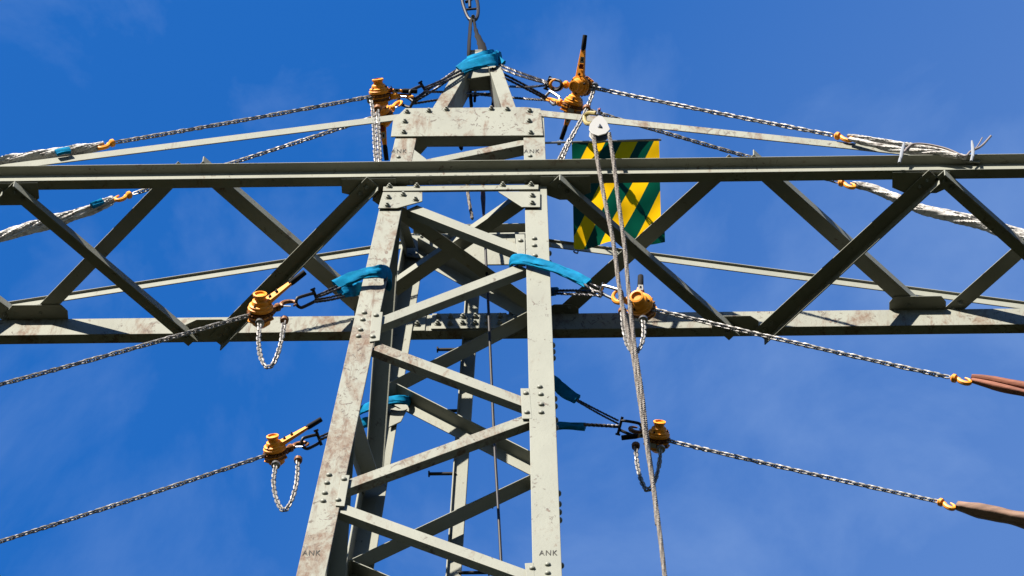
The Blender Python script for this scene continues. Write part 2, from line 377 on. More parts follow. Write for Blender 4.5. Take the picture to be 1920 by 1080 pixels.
def ax(u, v, y): p = PZ(u, v, -.02); return p.x
# A layer
ZA = -.02
def pb_px(u0, v0, u1, v1, layer):                          # a brace whose axis runs through these two points of its layer
    z = ZA if layer == 'A' else HC
    a, b = PZ(u0, v0, z), PZ(u1, v1, z); k = lambda y: a.x+(b.x-a.x)*(y-a.y)/(b.y-a.y)
    return plan_brace(k(yf-.05), k(yb+.055), layer)
pb_px(22, 352, 358, 634, 'A'); pb_px(690, 350, 402, 640, 'A'); pb_px(1050, 345, 1378, 628, 'A'); pb_px(1733, 345, 1418, 632, 'A')
pb_px(1780, 345, 2100, 628, 'A'); pb_px(0, 345, -300, 640, 'A')
# B layer
pb_px(300, 360, 75, 590, 'B'); pb_px(418, 355, 690, 590, 'B'); pb_px(1332, 342, 1065, 580, 'B'); pb_px(1452, 345, 1710, 575, 'B')
pb_px(2060, 342, 1795, 575, 'B'); pb_px(-300, 360, 10, 590, 'B')
for x, s, l, a_, b_, d_ in ((xL2-.02, -1, 'A', .20, .12, .13), (xR2-.05, -1, 'A', .23, .12, .12), (-.77, -1, 'A', .22, .06, .10), (.80, -1, 'A', .2, .05, .14),
                            (bL1, 1, 'A', .22, .1, .13), (bR1+.02, 1, 'A', .19, .12, .11), (bL2, 1, 'B', .25, .2, .13), (bR2-.06, 1, 'B', .23, .19, .12),
                            (.74, 1, 'B', .13, .07, .08), (-.80, 1, 'B', .16, .1, .1), (xL1, -1, 'B', .28, .2, .02), (xR1, -1, 'B', .28, .2, .02)):
    gusset(x, s, l, a_, b_, d_)
# plan cross inside the mast
def free_angle(a, b, u, v, wa, wb, name='diagonal_brace', m='clean', t=.010): return part(MB().angle(a, b, u, v, wa, wb, t), name, m)
a, b = PZ(705, 368, -.035), PZ(1000, 578, -.035); t = (b-a).normalized(); sd = t.cross(Z); free_angle(a-sd*.05, b-sd*.05, sd, Z, .11, .08)
a, b = PZ(990, 372, .012), PZ(738, 546, .012); t = (b-a).normalized(); sd = t.cross(Z); sd = -sd if sd.x > 0 else sd
free_angle(a+sd*.055, b+sd*.055, -sd, Z, .11, .10)
# mast face bracing
def face_brace(p, q, s, style, wa, wb, m='steel'):
    a, b = p, q; t = (b-a).normalized(); n = V((0, s, TP)).normalized(); dn = n.cross(t).normalized(); dn = dn if dn.z < 0 else -dn
    inw = V((0, -s, 0))
    a = a-n*.018; b = b-n*.018
    if style == 'low': return part(MB().angle(a+dn*wa/2, b+dn*wa/2, -dn, inw, wa, wb, .010), 'diagonal_brace', m)
    return part(MB().angle(a-dn*wa/2, b-dn*wa/2, dn, inw, wa, wb, .010), 'diagonal_brace', m)
fr = [((772, 385), (985, 468)), ((703, 602), (980, 496)), ((705, 645), (990, 752)), ((640, 908), (990, 780)), ((640, 948), (1005, 1080))]
for k, ((u0, v0), (u1, v1)) in enumerate(fr):
    face_brace(PF(u0, v0), PF(u1, v1), -1, 'low', .116, .070, 'rusty' if k in (2, 3) else 'steel')
fb = [((705, 752), (1000, 600), 'low', .13), ((735, 752), (1005, 890), 'high', .12), ((640, 1080), (1010, 905), 'low', .13), ((650, 1085), (1015, 1240), 'high', .12)]
for (u0, v0), (u1, v1), st, wb in fb: face_brace(PF(u0, v0, 1), PF(u1, v1, 1), 1, st, .12, wb, 'clean')
# the side faces
def side_brace(sx, z0, z1, wd=.14):
    a = V((sx*(hw(z0)-.02), -hw(z0)+.08, z0)); b = V((sx*(hw(z1)-.02), hw(z1)-.08, z1))
    t = (b-a).normalized(); q = t.cross(V((sx, 0, 0))).normalized(); q = q if q.z < 0 else -q
    part(MB().angle(a, b, V((-sx, 0, 0)), q, wd, .09, .010), 'diagonal_brace', 'clean')
for sx in (-1, 1):
    for z0, z1 in ((-.25, -2.35), (-3.75, -2.45), (-3.85, -6.3)): side_brace(sx, z0, z1)
# more of the mast below the picture, down to the ground
zz = -6.6; k = 0
while zz > GZ+3:
    z2 = zz-2.6-.03*abs(zz+6); z2 = max(z2, GZ+.3)
    for s in (-1, 1):
        sgn = 1 if k % 2 == 0 else -1
        a = V((sgn*(hw(zz)-.1), s*hw(zz), zz)); b = V((-sgn*(hw(z2)-.1), s*hw(z2), z2)); face_brace(a, b, s, 'low', .12, .08, 'clean')
        side_brace(s, zz if k % 2 else z2, z2 if k % 2 else zz)
    zz = z2; k += 1
# node plates on the front face
def fplate(pts, name='gusset_plate', s=-1, off=.012, th=.010, m='steel', bolts=(), fn='bolt', inward=False):
    P = [PF(u, v, s, off) for u, v in pts]
    o = part(MB().plate(P, V((0, s*th, 0))), name, m)
    for (u, v) in bolts: p = PF(u, v, s, off+th+.0005); getattr(MB(), fn)(p, V((0, s, 0))).build('bolt', 'bolt', o)
    return o
fplate([(697, 585), (718, 587), (712, 640), (693, 643)], off=.001, bolts=[(705, 592), (699, 632)], fn='rivet')
fplate([(641, 892), (656, 893), (646, 951), (629, 950)], off=.001, bolts=[(645, 899), (634, 938)], fn='rivet')
fplate([(966, 441), (984, 441), (986, 500), (972, 500)], off=-.008, bolts=[(962+14, 452), (978, 488)], fn='rivet')
fplate([(976, 730), (993, 730), (998, 787), (979, 787)], off=-.008, bolts=[(986, 738), (988, 774)], fn='rivet')
fplate([(984, 1058), (1001, 1057), (1003, 1095), (988, 1095)], off=-.008, bolts=[(998, 1066)], fn='rivet')
fplate([(718, 362), (792, 362), (792, 379), (745, 392), (709, 392)], off=.012, bolts=[(728, 371), (756, 366), (779, 375), (726, 386)], m='clean')
fplate([(934, 361), (1013, 361), (1013, 390), (979, 390)], off=.012, bolts=[(998, 368), (998, 382)], m='clean')
# horizontal strip under the front chord with bolts above it
st = part(MB().angle(V((PF(719, 357).x, -A0-.030, -.125)), V((PF(1010, 354).x, -A0-.030, -.125)), Z, Y, .085, .02, .009), 'cleat_angle', 'steel')
for u in (731, 782, 943, 996): p = V((PF(u, 352).x, -A0-.031, -.055)); MB().bolt(p, -Y, .018, .016).build('bolt', 'bolt', st)
# head plates
hp = fplate([(737, 228), (760, 205), (985, 203), (1014, 206), (1019, 256), (733, 258)], 'head_plate', -1, .004, .012, 'rusty',
            bolts=[(763, 211), (804, 209), (837, 206), (921, 205), (951, 206), (993, 209), (759, 229), (757, 249), (992, 228), (995, 250)], fn='bolt')
tag(hp, 'riveted head plate with flaking paint')
a, b = PF(745, 258, -1, -.002), PF(1012, 256, -1, -.002); part(MB().beam(a, b, Y, Z, .002, .09, .002, .012), 'head_plate_flange', 'clean')
for i, uv in enumerate([(747, 295), (994, 293)]):
    p = PF(*uv, -1, .001); MB().rivet(p, -Y, .02).build('bolt', 'bolt', legs[(-1, -1) if i == 0 else (1, -1)])
fplate([(766, 262), (768, 275), (800, 300), (802, 304), (750, 304), (755, 262)], off=-.012, th=.008, m='clean')
face_brace(PF(775, 305), PF(985, 262), -1, 'low', .10, .10, 'rusty')
# back head frame
fplate([(765, 437), (1000, 432), (1003, 495), (762, 497)], 'head_plate', 1, .004, .012, 'steel')
a, b = PF(775, 440, 1, -.004), PF(1003, 436, 1, -.004); part(MB().beam(a, b, -Y, Z, .002, .085, .002, .012), 'head_plate_flange', 'clean')
o = fplate([(762, 440), (806, 440), (806, 478), (790, 486), (756, 482)], 'gusset_plate', 1, -.03, -.01, 'clean')
for uv in ((770, 450), (790, 448), (845, 441)): MB().bolt(PF(*uv, 1, -.022), -Y, .022, .02).build('bolt', 'bolt', o)
face_brace(PF(775, 478, 1), PF(1015, 612, 1), 1, 'high', .12, .12, 'clean')
for sx in (-1, 1):                                          # side frames at head level
    part(MB().beam(V((sx*(hw(1.3)-.01), -hw(1.3)+.02, 1.3)), V((sx*(hw(1.3)-.01), hw(1.3)-.02, 1.3)), X*-sx, Z, .004, .014, 0, .17), 'head_side_plate', 'clean')
    side_brace(sx, .1, 1.2, .08)
a, b = PZ(790, 262, .98), PZ(770, 288, .98)
part(MB().plate([PZ(768, 272, 1.0), PZ(776, 257, 1.0), PZ(818, 257, 1.0), PZ(786, 293, 1.0), PZ(766, 287, 1.0)], Z*.01), 'corner_plate', 'clean')
# back splice plates between the legs
for (u0, u1), (v0, v1), sy in (((808, 950), (588, 618), 1), ((735, 800), (586, 622), 1), ((952, 1000), (560, 618), 1)):
    p0, p1 = PY(u0, v1, yb-.004), PY(u1, v0, yb-.004); z0, z1 = p0.z, p1.z
    o = part(MB().plate([V((p0.x, yb-.001, z0)), V((p1.x, yb-.001, z0)), V((p1.x, yb-.001, z1)), V((p0.x, yb-.001, z1))], V((0, -.012-.002*(u0 > 900), 0))), 'splice_plate', 'clean')
    n = max(2, int((u1-u0)/22))
    for i in range(n):
        for f in (.3, .72): MB().bolt(V((p0.x+(p1.x-p0.x)*(i+.5)/n, yb-.0145, z0+(z1-z0)*f)), -Y, .022, .02).build('bolt', 'bolt', o)
fplate([(733, 768), (764, 768), (752, 792), (729, 803)], 'gusset_plate', 1, -.035, -.01, 'steel', bolts=[(745, 775), (739, 792)], fn='rivet')
# ties from the head to the arms
def tie(u0, v0, u1, v1, s, wd, m='clean', y0=None):
    y0_, y1_ = s*.600, s*.70
    a, b = PY(u0, v0, y0_), PY(u1, v1, y1_); t = (b-a).normalized(); dn = V((0, 1, 0)).cross(t); dn = dn if dn.z < 0 else -dn
    return part(MB().angle(a-dn*wd/2, b-dn*wd/2, dn, V((0, s*-1 if s > 0 else 1, 0)), wd, .03, .010), 'tie_bar', m)
tie(795, 213, -40, 319, -1, .105); tie(968, 207, 1840, 299, -1, .105, 'rusty')
tie(775, 459, -60, 588, 1, .095); tie(985, 453, 1990, 585, 1, .095, 'clean')
# peak
apx = V((PY(893, 112, -.36).x, -.36, PY(893, 112, -.36).z)); zb = PY(850, 205, -.57).z
def peak_leg(u0, v0, u1, v1, s, y0, y1, dep):
    a, b = PY(u0, v0, y0), PY(u1, v1, y1); t = (b-a).normalized(); n = V((s, 0, 0))
    h = t.cross(Y).normalized(); h = h if h.x*s > 0 else -h            # h points outward (sideways)
    return part(MB().angle(a-h*.0, b-h*.0, h, Y, .115, dep, .012, .9), 'peak_leg', 'rusty')
peak_leg(830, 215, 886, 118, -1, -.585, -.47, .26); peak_leg(943, 208, 912, 112, 1, -.585, -.47, .26)
part(MB().plate([PY(862, 150, -.44), PY(884, 97, -.44), PY(906, 95, -.44), PY(928, 140, -.44)], V((0, .014, 0))), 'peak_cap', 'clean')
pc = PY(893, 99, -.40)
part(MB().beam(pc-X*.055, pc+X*.055, Y, Z, -.03, .16, -.02, .0), 'peak_cap', 'clean')
part(MB().plate([PY(868, 143, -.25), PY(884, 112, -.25), PY(908, 110, -.25), PY(926, 140, -.25)], V((0, .012, 0))), 'peak_cap', 'clean')
part(MB().plate([PY(870, 140, -.43), PY(922, 138, -.43), PY(922, 138, -.43)+V((0, .16, 0)), PY(870, 140, -.43)+V((0, .16, 0))], V((0, 0, .012))), 'peak_floor', 'clean')
# climbing rail on the back face
rb0, rb1 = PF(889, 500, 1, .09), PF(850, 1080, 1, .09); tt = rb1-rb0; rbe = rb0+tt*6.2; rbe.z = max(rbe.z, GZ)
rail = part(MB().beam(rb0, rbe, X, Y, -.057, .057, 0, .05).beam(rb0, rbe, X, Y, -.057, -.046, -.03, .0), 'climbing_rail', 'clean')
def step(u0, v0, u1):
    a = PF(u1, v0, 1, .085); b = PF(u0, v0, 1, .085); b.z = a.z; b.y = a.y
    d = (b-a).normalized(); MB().tube([a, b], .014, 8).lathe(b-d*.012, d, [(0, .026), (.012, .026)], 8, False).build('step_bolt', 'dark', rail)
for q in ((819, 655, 868), (810, 770, 861), (803, 888, 855), (925, 948, 872), (918, 1074, 860), (935, 715, 895), (930, 835, 885)):
    if q[1] in (655, 770, 888, 948, 1074): step(q[0], q[1], q[2])

# ------------------------------------------------------------------ lever hoists
def IM(du, dv, away=0): return (RT*du-UP*dv).normalized()+FW*away
HG = 'orange lever hoists rigged to the pylon'
def hook_pts(o, d, s, side, r=.045):                        # an open hook growing from o along d, opening towards side
    pts = [o, o+d*.05*s]
    c = o+d*(.05*s+r*1.15)
    for k in range(9):
        th = PI+PI*1.42*k/8
        pts.append(c+d*math.cos(th)*r*1.15+side*math.sin(th)*r)
    return pts
def hook_mb(o, d, s, side, r=.045, th=.016):
    P = spline(hook_pts(o, d, s, side, r), 3); n = len(P)
    rr = [th*(.8 if i < 3 else (1.15-.75*max(0, (i-n*.55)/(n*.45)))) for i in range(n)]
    mb = MB().tube(P, rr, 8, ref=d.cross(side))
    mb.lathe(o-d*.01, d, [(0, .02), (.012, .033), (.035, .033), (.048, .018)], 10)
    return mb
def hoist(label, body, hook_end, chain_px, axis, lever, y1, s=1.0, tail=None, bhook=None, lat=None, front_bits=True, hook_m='orange', swap=False, sticker=True, llen=.30, flare=1.0):
    """body: world centre; hook_end: world point of the top hook; chain_px: far end (world); axis: gear cover axis; lever: direction"""
    T = thing('lever_hoist', body, label, 'lever hoist', HG)
    ex = (chain_px-body).normalized(); ez = axis.normalized(); ez = (ez-ex*ez.dot(ex)).normalized(); ey = ez.cross(ex)
    B = body
    # gear cover: stepped drum with a raised hollow knob
    MB().lathe(B+ez*.012*s, ez, [(0, .085*s), (.012*s, .098*s), (.03*s, .098*s), (.036*s, .088*s), (.052*s, .088*s), (.058*s, .07*s), (.085*s, .062*s), (.095*s, .045*s), (.118*s, .043*s), (.122*s, .052*s), (.140*s, .054*s), (.143*s, .040*s), (.128*s, .034*s)], 20).build('gear_cover', 'orange', T)
    mb = MB()
    for k in range(3): th = 2*PI*k/3+.4; mb.bolt(B+(ex*math.cos(th)+ey*math.sin(th))*.074*s+ez*.06*s, ez, .010, .01)
    mb.build('cover_screws', 'dark', T)
    rg = MB()
    for k in range(18):
        th = 2*PI*k/18; d_ = ex*math.cos(th)+ey*math.sin(th); e_ = ez.cross(d_); c = B+d_*.094*s-ez*.004*s
        rg.hexa([c-e_*.009*s-ez*.008*s, c+e_*.009*s-ez*.008*s, c+e_*.009*s+ez*.008*s, c-e_*.009*s+ez*.008*s], [c+d_*.014*s-e_*.004*s-ez*.008*s, c+d_*.014*s+e_*.004*s-ez*.008*s, c+d_*.014*s+e_*.004*s+ez*.008*s, c+d_*.014*s-e_*.004*s+ez*.008*s])
    rg.lathe(B-ez*.013*s, ez, [(0, .090*s), (.02*s, .090*s)], 20).build('ratchet_ring', 'cast', T)
    MB().plate([B+ex*a_*s+ey*b_*s-ez*.0185*s for a_, b_ in ((-.112, -.05), (-.08, .057), (.02, .09), (.092, .055), (.107, -.02), (.052, -.093), (-.042, -.093))], -ez*.008*s).build('side_plate', 'orange', T)
    MB().plate([B+ex*a_*s+ey*b_*s-ez*.055*s for a_, b_ in ((-.112, -.05), (-.08, .057), (.02, .09), (.092, .055), (.107, -.02), (.052, -.093), (-.042, -.093))], -ez*.008*s).build('side_plate', 'orange', T)
    # chain housing between the side plates, darker casting
    k = [(-.105, -.045), (-.075, .05), (.02, .082), (.085, .05), (.10, -.02), (.05, -.085), (-.04, -.085)]
    MB().plate([B+ex*a_*s+ey*b_*s+ez*.006*s for a_, b_ in k], -ez*.075*s).build('chain_housing', 'cast', T, bevel=.006)
    MB().lathe(B-ez*.066*s, -ez, [(0, .07*s), (.03*s, .07*s), (.045*s, .05*s), (.06*s, .03*s)], 16).build('brake_cover', 'orange', T)
    # lever
    ld = lever.normalized(); ls = ld.cross(ez).normalized(); lb = B+ez*.045*s
    q = lambda p, w1, h1: [p+ls*w1+ez*h1, p-ls*w1+ez*h1, p-ls*w1-ez*h1, p+ls*w1-ez*h1]
    l0, l1, l2 = lb+ld*.05*s, lb+ld*llen*.55*s, lb+ld*llen*s
    lv = MB().hexa(q(l0, .042*s, .022*s), q(l1, .036*s, .016*s)).hexa(q(l1, .0358*s, .0158*s), q(l2, .022*s, .013*s)).build('lever', 'orange', T, bevel=.004)
    MB().tube([l2-ld*.01, l2+ld*.02*s, l2+ld*.135*s, l2+ld*.14*s], [.020*s, .024*s, .022*s, .018*s], 10).build('grip', 'rubber', lv)
    cn = -FW; off = ez if ez.dot(cn) > 0 else -ez
    if sticker:
        nn = (cn-ld*cn.dot(ld)).normalized(); ss = ld.cross(nn).normalized()
        c = lb+ld*llen*.62*s+nn*.036*s
        for d0, d1, m_, nm in ((0, .06, 'sticker', 'sticker'), (-.055, -.008, 'red', 'sticker')):
            MB().plate([c+ld*d0*s-ss*.02*s, c+ld*d0*s+ss*.02*s, c+ld*d1*s+ss*.018*s, c+ld*d1*s-ss*.018*s], nn*.002).build(nm, m_, lv)
        MB().plate([c+nn*.003+ld*.018*s-ss*.008*s, c+nn*.003+ld*.018*s+ss*.008*s, c+nn*.003+ld*.045*s+ss*.006*s, c+nn*.003+ld*.045*s-ss*.006*s], nn*.001).build('sticker', 'rubber', lv)
    lb2 = MB()
    for q_ in (.12, .2): lb2.bolt(lb+ld*llen*q_/.3*s*.8+off*.022*s, off, .010*s, .008)
    lb2.build('lever_bolts', 'dark', lv)
    MB().plate([B-ez*.0188*s+ex*a_*s+ey*b_*s-ez*.0 for a_, b_ in ((-.03, -.094), (.03, -.094), (.03, -.098), (-.03, -.098))], -ez*.04*s).build('rating_plate', 'sticker', T)
    # top hook towards the sling
    hd = (hook_end-B); L_ = hd.length; hd.normalize(); o = B+hd*min(.10*s, L_*.4); r = max(.035, min(.05, (L_-.10*s-.05*s)/2.1))
    MB().hexa(*[[o+d_+ls*0 for d_ in (ez*.02+ey*.02, ez*.02-ey*.02, -ez*.04-ey*.02, -ez*.04+ey*.02)], [o+hd*.05*s+d_ for d_ in (ez*.015+ey*.015, ez*.015-ey*.015, -ez*.015-ey*.015, -ez*.015+ey*.015)]]).build('hook_block', hook_m, T, bevel=.004)
    sd = ey if not swap else -ey
    th_ = hook_mb(o+hd*.03*s, hd, s, sd, r).build('top_hook', hook_m, T)
    hb = o+hd*(.03*s+.05*s); MB().tube([hb-sd*.0, hb+hd*r*1.0+sd*r*.9], .006, 6).build('hook_latch', 'chrome', th_)
    # load chain and bottom hook
    far = chain_px; end = far-ex*.06
    chain_mb(sag(B+ex*.09*s, end, .006*(far-B).length)).build('load_chain', 'chain', T)
    if bhook is not None:
        hook_mb(end, bhook[0].normalized(), .9, bhook[1].normalized(), .042, .016).build('bottom_hook', 'orange', T)
    if tail:
        for tl in tail: chain_mb(resample(spline(tl, 10), .004)).build('slack_chain', 'chain', T)
        g0 = tail[0][0]
        MB().lathe(g0-Z*.02, V((0, 0, 1)), [(0, .022), (.01, .036), (.04, .034), (.055, .02)], 10).build('chain_guide', 'chrome', T)
        MB().lathe(tail[0][-1]-Z*.015, Z, [(0, .016), (.01, .032), (.045, .034), (.06, .02)], 10).build('chain_stop', 'cast', T)
    return T
yF = -.78
def L2(pts, y): return [PY(u, v, y) for u, v in pts]
# front left
H5 = hoist('orange lever hoist on the rusty left leg, its chain crossing the back chord', PY(489, 585, yF), PY(568, 563, yF), PY(-30, 729, yF-.1),
      V((.08, -1, .12)), IM(80, -62), 0, 1.0, sticker=False,
      tail=[L2([(487, 606), (485, 640), (489, 670), (499, 688), (511, 684), (522, 660), (529, 630), (533, 602)], yF+.02)], hook_m='cast', llen=.29)
# back left
yB = .80
H6 = hoist('lowest orange lever hoist on the left, chain leaving at the lower left', PY(516, 848, yB), PY(588, 828, yB), PY(-30, 1025, yB+.05),
      V((.05, -.95, .25)), IM(70, -42), 0, .92, sticker=False,
      tail=[L2([(517, 872), (513, 905), (519, 938), (532, 957), (546, 940), (556, 905), (559, 864)], yB)], hook_m='cast', llen=.33)
# front right
H7 = hoist('orange lever hoist behind the hanging rope, hooked to the reddish brown sling', PY(1203, 575, yF), PY(1142, 548, yF), PY(1800, 712, yF),
      V((.1, -.8, -.6)), IM(.05, -1, 1.2), 0, 1.0,
      tail=[L2([(1206, 600), (1207, 628), (1200, 652), (1188, 662), (1176, 645), (1169, 612), (1167, 586)], yF-.03)], bhook=(PY(1840, 716, yF)-PY(1800, 708, yF), PY(1800, 700, yF)-PY(1805, 716, yF)), llen=.19)
# back right
H8 = hoist('lowest right orange lever hoist, hooked to the lower greyish brown sling', PY(1234, 822, yB), PY(1178, 800, yB), PY(1775, 944, yB),
      V((.05, -.9, .2)), IM(-1, .12), 0, .92,
      tail=[L2([(1239, 842), (1236, 870), (1229, 898), (1216, 919), (1204, 905), (1195, 872), (1192, 838)], yB)], bhook=(PY(1815, 952, yB)-PY(1775, 938, yB), PY(1800, 930, yB)-PY(1803, 960, yB)), hook_m='cast', llen=.18)
# head, front pair
yh = -.62
H1 = hoist('upper orange lever hoist left of the peak, lever lying flat to the right', PY(712, 178, yh), PY(788, 182, yh-.0), PY(200, 270, -.68),
      V((-.05, -1, .35)), IM(1, .03), 0, .88,
      tail=[L2([(696, 188), (700, 215), (702, 250), (704, 290), (708, 330), (712, 322), (712, 290), (710, 250), (708, 205)], yh+.02)], bhook=(PY(180, 275, -.68)-PY(207, 268, -.68), PY(200, 262, -.68)-PY(205, 280, -.68)), llen=.22)
H3 = hoist('orange lever hoist right of the peak, lever and black grip standing straight up', PY(1090, 160, yh), PY(1040, 158, yh), PY(1580, 257, -.70),
      V((-.35, -.35, -.85)), IM(12, -100), 0, .88,
      tail=[L2([(1115, 162), (1106, 190), (1095, 215), (1078, 245), (1055, 285), (1040, 318), (1048, 315), (1066, 270), (1086, 232), (1100, 205)], yh+.01)], bhook=(PY(1620, 262, -.7)-PY(1580, 254, -.7), PY(1600, 245, -.7)-PY(1603, 262, -.7)), sticker=True, llen=.34)
# head, back pair: their chains run behind the front chord to the back of the arms
yk = -.25
H2 = hoist('lower orange lever hoist left of the peak, lever hanging down beside the leg', PY(716, 215, yk), PY(757, 190, yk), PY(232, 369, .35),
      V((-.2, -1, .1)), IM(10, 80), 0, .88, bhook=(PY(220, 372, .35)-PY(248, 364, .35), PY(210, 360, .35)-PY(215, 380, .35)), llen=.34)
H4 = hoist('lower orange lever hoist right of the peak, partly behind the tie bar', PY(1074, 198, yk), PY(1030, 188, yk), PY(1588, 346, .35),
      V((.0, -1, .35)), IM(-20, 60), 0, .85, bhook=(PY(1610, 352, .35)-PY(1570, 342, .35), PY(1600, 335, .35)-PY(1603, 352, .35)), llen=.26, swap=True)

# ------------------------------------------------------------------ shackles
SG = 'steel shackles between slings and hoists'
def shackle(label, a, b, m='dark', r=.040, th=.013):          # bow from pin a to bow end b
    d = (b-a).normalized(); s = d.cross(-FW).normalized(); L_ = (b-a).length
    T = thing('shackle', (a+b)/2, label, 'shackle', SG)
    P = [a-s*r*.7, a+d*L_*.25-s*r*.85]+[a+d*(L_-r)+d*math.sin(PI*k/6)*r-s*math.cos(PI*k/6)*r for k in range(7)]+[a+d*L_*.25+s*r*.85, a+s*r*.7]
    MB().tube(spline(P, 3), th, 8).build('bow', m, T)
    MB().tube([a-s*r*1.3, a+s*r*1.5], th*.95, 8).lathe(a+s*r*1.3, s, [(0, th*1.7), (.016, th*1.7)], 6, False).build('pin', m, T)
    return T
shackle('dark bow shackle between wire rope sling and hoist on the left leg', PY(592, 556, yF), PY(556, 570, yF))
shackle('dark bow shackle beside the lowest left hoist', PY(598, 822, yB), PY(566, 834, yB), r=.045)
shackle('bright zinc bow shackle at the upper right hoist behind the hanging rope', PY(1128, 542, yF), PY(1166, 556, yF), 'chrome')
shackle('black bow shackle at the lowest right hoist with its pin pointing up', PY(1163, 797, yB), PY(1203, 808, yB), r=.052, th=.012)
shackle('dark shackle at the hook of the upper hoist left of the peak', PY(795, 166, yh), PY(770, 180, yh))
shackle('dark shackle at the hook of the lower hoist left of the peak', PY(772, 196, yk), PY(748, 184, yk))
shackle('dark shackle at the hook of the raised lever hoist right of the peak', PY(1028, 154, yh), PY(1052, 162, yh))
shackle('bright shackle at the hook of the lower hoist right of the peak', PY(1027, 176, yk), PY(1046, 192, yk), 'chrome')

# ------------------------------------------------------------------ wire rope slings with blue sleeves
WG = 'wire rope slings with blue sleeves'
def rope_mb(pts, r=.0095, mb=None, n=3, lay=.10):
    mb = mb or MB(); P = resample(spline(pts, 8), .02)
    if len(P) < 2: P = [V(pts[0]), V(pts[-1])]
    for k in range(n):
        Q = []
        for j, p in enumerate(P):
            t = (P[min(j+1, len(P)-1)]-P[max(j-1, 0)]).normalized(); a = t.orthogonal().normalized(); b = t.cross(a); th = 2*PI*(k/n+j*.02/lay)
            Q.append(p+(a*math.cos(th)+b*math.sin(th))*r*.55)
        mb.tube(Q, r*.62, 5)
    return mb
from mathutils import noise as mn
def fold_mb(P, a, b, ref, n=28, depth=.25, twist=0, flat=1.0, fs=9, ft=2.2, seed=None):   # fabric tube with creases that run along it
    k = len(P); vs = []; sd = random.uniform(0, 90) if seed is None else seed; step_ = (P[1]-P[0]).length
    for j in range(k):
        t = (P[min(j+1, k-1)]-P[max(j-1, 0)]).normalized(); u = (ref-t*ref.dot(t)).normalized(); w_ = t.cross(u)
        for i in range(n):
            th = 2*PI*i/n; tw = th+twist*j*step_
            c_, s_ = math.cos(th), math.sin(th); e = .55 if flat > 1 else 1.0
            c_ = math.copysign(abs(c_)**e, c_); s_ = math.copysign(abs(s_)**e, s_)
            q = mn.noise(V((math.cos(tw)*ft, math.sin(tw)*ft+sd, j*step_*fs)))+.5*mn.noise(V((math.cos(tw)*ft*2.3+9, math.sin(tw)*ft*2.3+sd, j*step_*fs*1.7)))
            f = 1+depth*q*1.7
            vs.append(P[j]+u*c_*a[j]*f+w_*s_*b[j]*f)
    fs_ = [(j*n+i, j*n+(i+1) % n, (j+1)*n+(i+1) % n, (j+1)*n+i) for j in range(k-1) for i in range(n)]+[tuple(range(n))[::-1], tuple(range((k-1)*n, k*n))]
    return MB().add(vs, fs_, True)
def sleeve_mb(pts, wd, th, ref, n=12, ns=.10):
    P = resample(spline(pts, 8), .02); k = len(P)
    a = [wd*1.08*(1+.10*mn.noise(V((j*.22, wd*900, 3)))) for j in range(k)]; b = [th*.75*(1+.3*mn.noise(V((j*.3, wd*500, 7)))) for j in range(k)]
    a = [x*.74 for x in a]
    return fold_mb(P, a, b, (Z-Y*.35).normalized(), 28, .22, 1.0, 2, 4.5, 1.9)
# left front leg: a band round the leg with two tails
T = thing('wire_rope_sling', PY(640, 545, yF), 'wire rope sling with a bright blue sleeve looped round the rusty left leg', 'sling', WG)
MBt = rope_mb([PY(592, 555, yF), PY(615, 545, yF), PY(640, 532, yF)]); rope_mb([PY(592, 558, yF), PY(612, 551, yF), PY(640, 539, yF)], mb=MBt)
rope_mb([PY(590, 562, yF), PY(615, 558, yF), PY(645, 551, yF+.04)], mb=MBt); rope_mb([PY(590, 566, yF), PY(615, 563, yF), PY(648, 556, yF+.04)], mb=MBt); MBt.build('rope', 'wire', T)
sleeve_mb([PY(630, 536, yF), PY(650, 525, yF-.01), PY(680, 514, yF-.03), PY(710, 510, yF-.03), PY(727, 512, -.70), PY(732, 526, -.60), PY(722, 545, -.52)], .060, .020, UP).build('sleeve', 'blue', T)
sleeve_mb([PY(636, 550, yF+.03), PY(655, 545, yF+.05), PY(690, 538, -.60), PY(715, 540, -.52)], .055, .020, UP).build('sleeve', 'blue', T)
# right front leg
T = thing('wire_rope_sling', PY(1090, 520, yF), 'wire rope sling with long blue sleeve from the right leg down to a hoist', 'sling', WG)
MBt = rope_mb([PY(1098, 529, yF), PY(1115, 536, yF), PY(1132, 542, yF)]); rope_mb([PY(1096, 533, yF), PY(1112, 544, yF), PY(1130, 550, yF)], mb=MBt)
rope_mb([PY(1040, 545, -.60), PY(1085, 545, -.68), PY(1130, 548, yF)], mb=MBt, r=.011); rope_mb([PY(1040, 550, -.60), PY(1085, 552, -.68), PY(1130, 554, yF)], mb=MBt, r=.011); MBt.build('rope', 'wire', T)
sleeve_mb([PY(958, 494, -.66), PY(963, 487, -.72), PY(985, 487, -.76), PY(1010, 494, -.77), PY(1040, 502, yF), PY(1070, 515, yF), PY(1103, 532, yF)], .050, .022, UP).build('sleeve', 'blue', T)
sleeve_mb([PY(1022, 547, -.56), PY(1045, 546, -.60)], .04, .02, UP).build('sleeve', 'blue', T)
# left back leg
T = thing('wire_rope_sling', PY(640, 790, yB), 'blue sleeved wire rope sling round the back left leg, seen inside the lattice', 'sling', WG)
MBt = rope_mb([PY(598, 820, yB), PY(625, 808, yB), PY(665, 790, yB)]); rope_mb([PY(598, 826, yB), PY(625, 814, yB), PY(668, 800, yB)], mb=MBt, r=.011); MBt.build('rope', 'wire', T)
sleeve_mb([PY(655, 782, yB), PY(680, 768, yB-.08), PY(712, 755, yB-.19), PY(742, 750, yB-.22), PY(764, 752, yB-.18), PY(768, 758, yB-.05)], .048, .02, UP).build('sleeve', 'blue', T)
sleeve_mb([PY(662, 802, yB), PY(685, 792, yB), PY(700, 790, yB+.05)], .045, .02, UP).build('sleeve', 'blue', T)
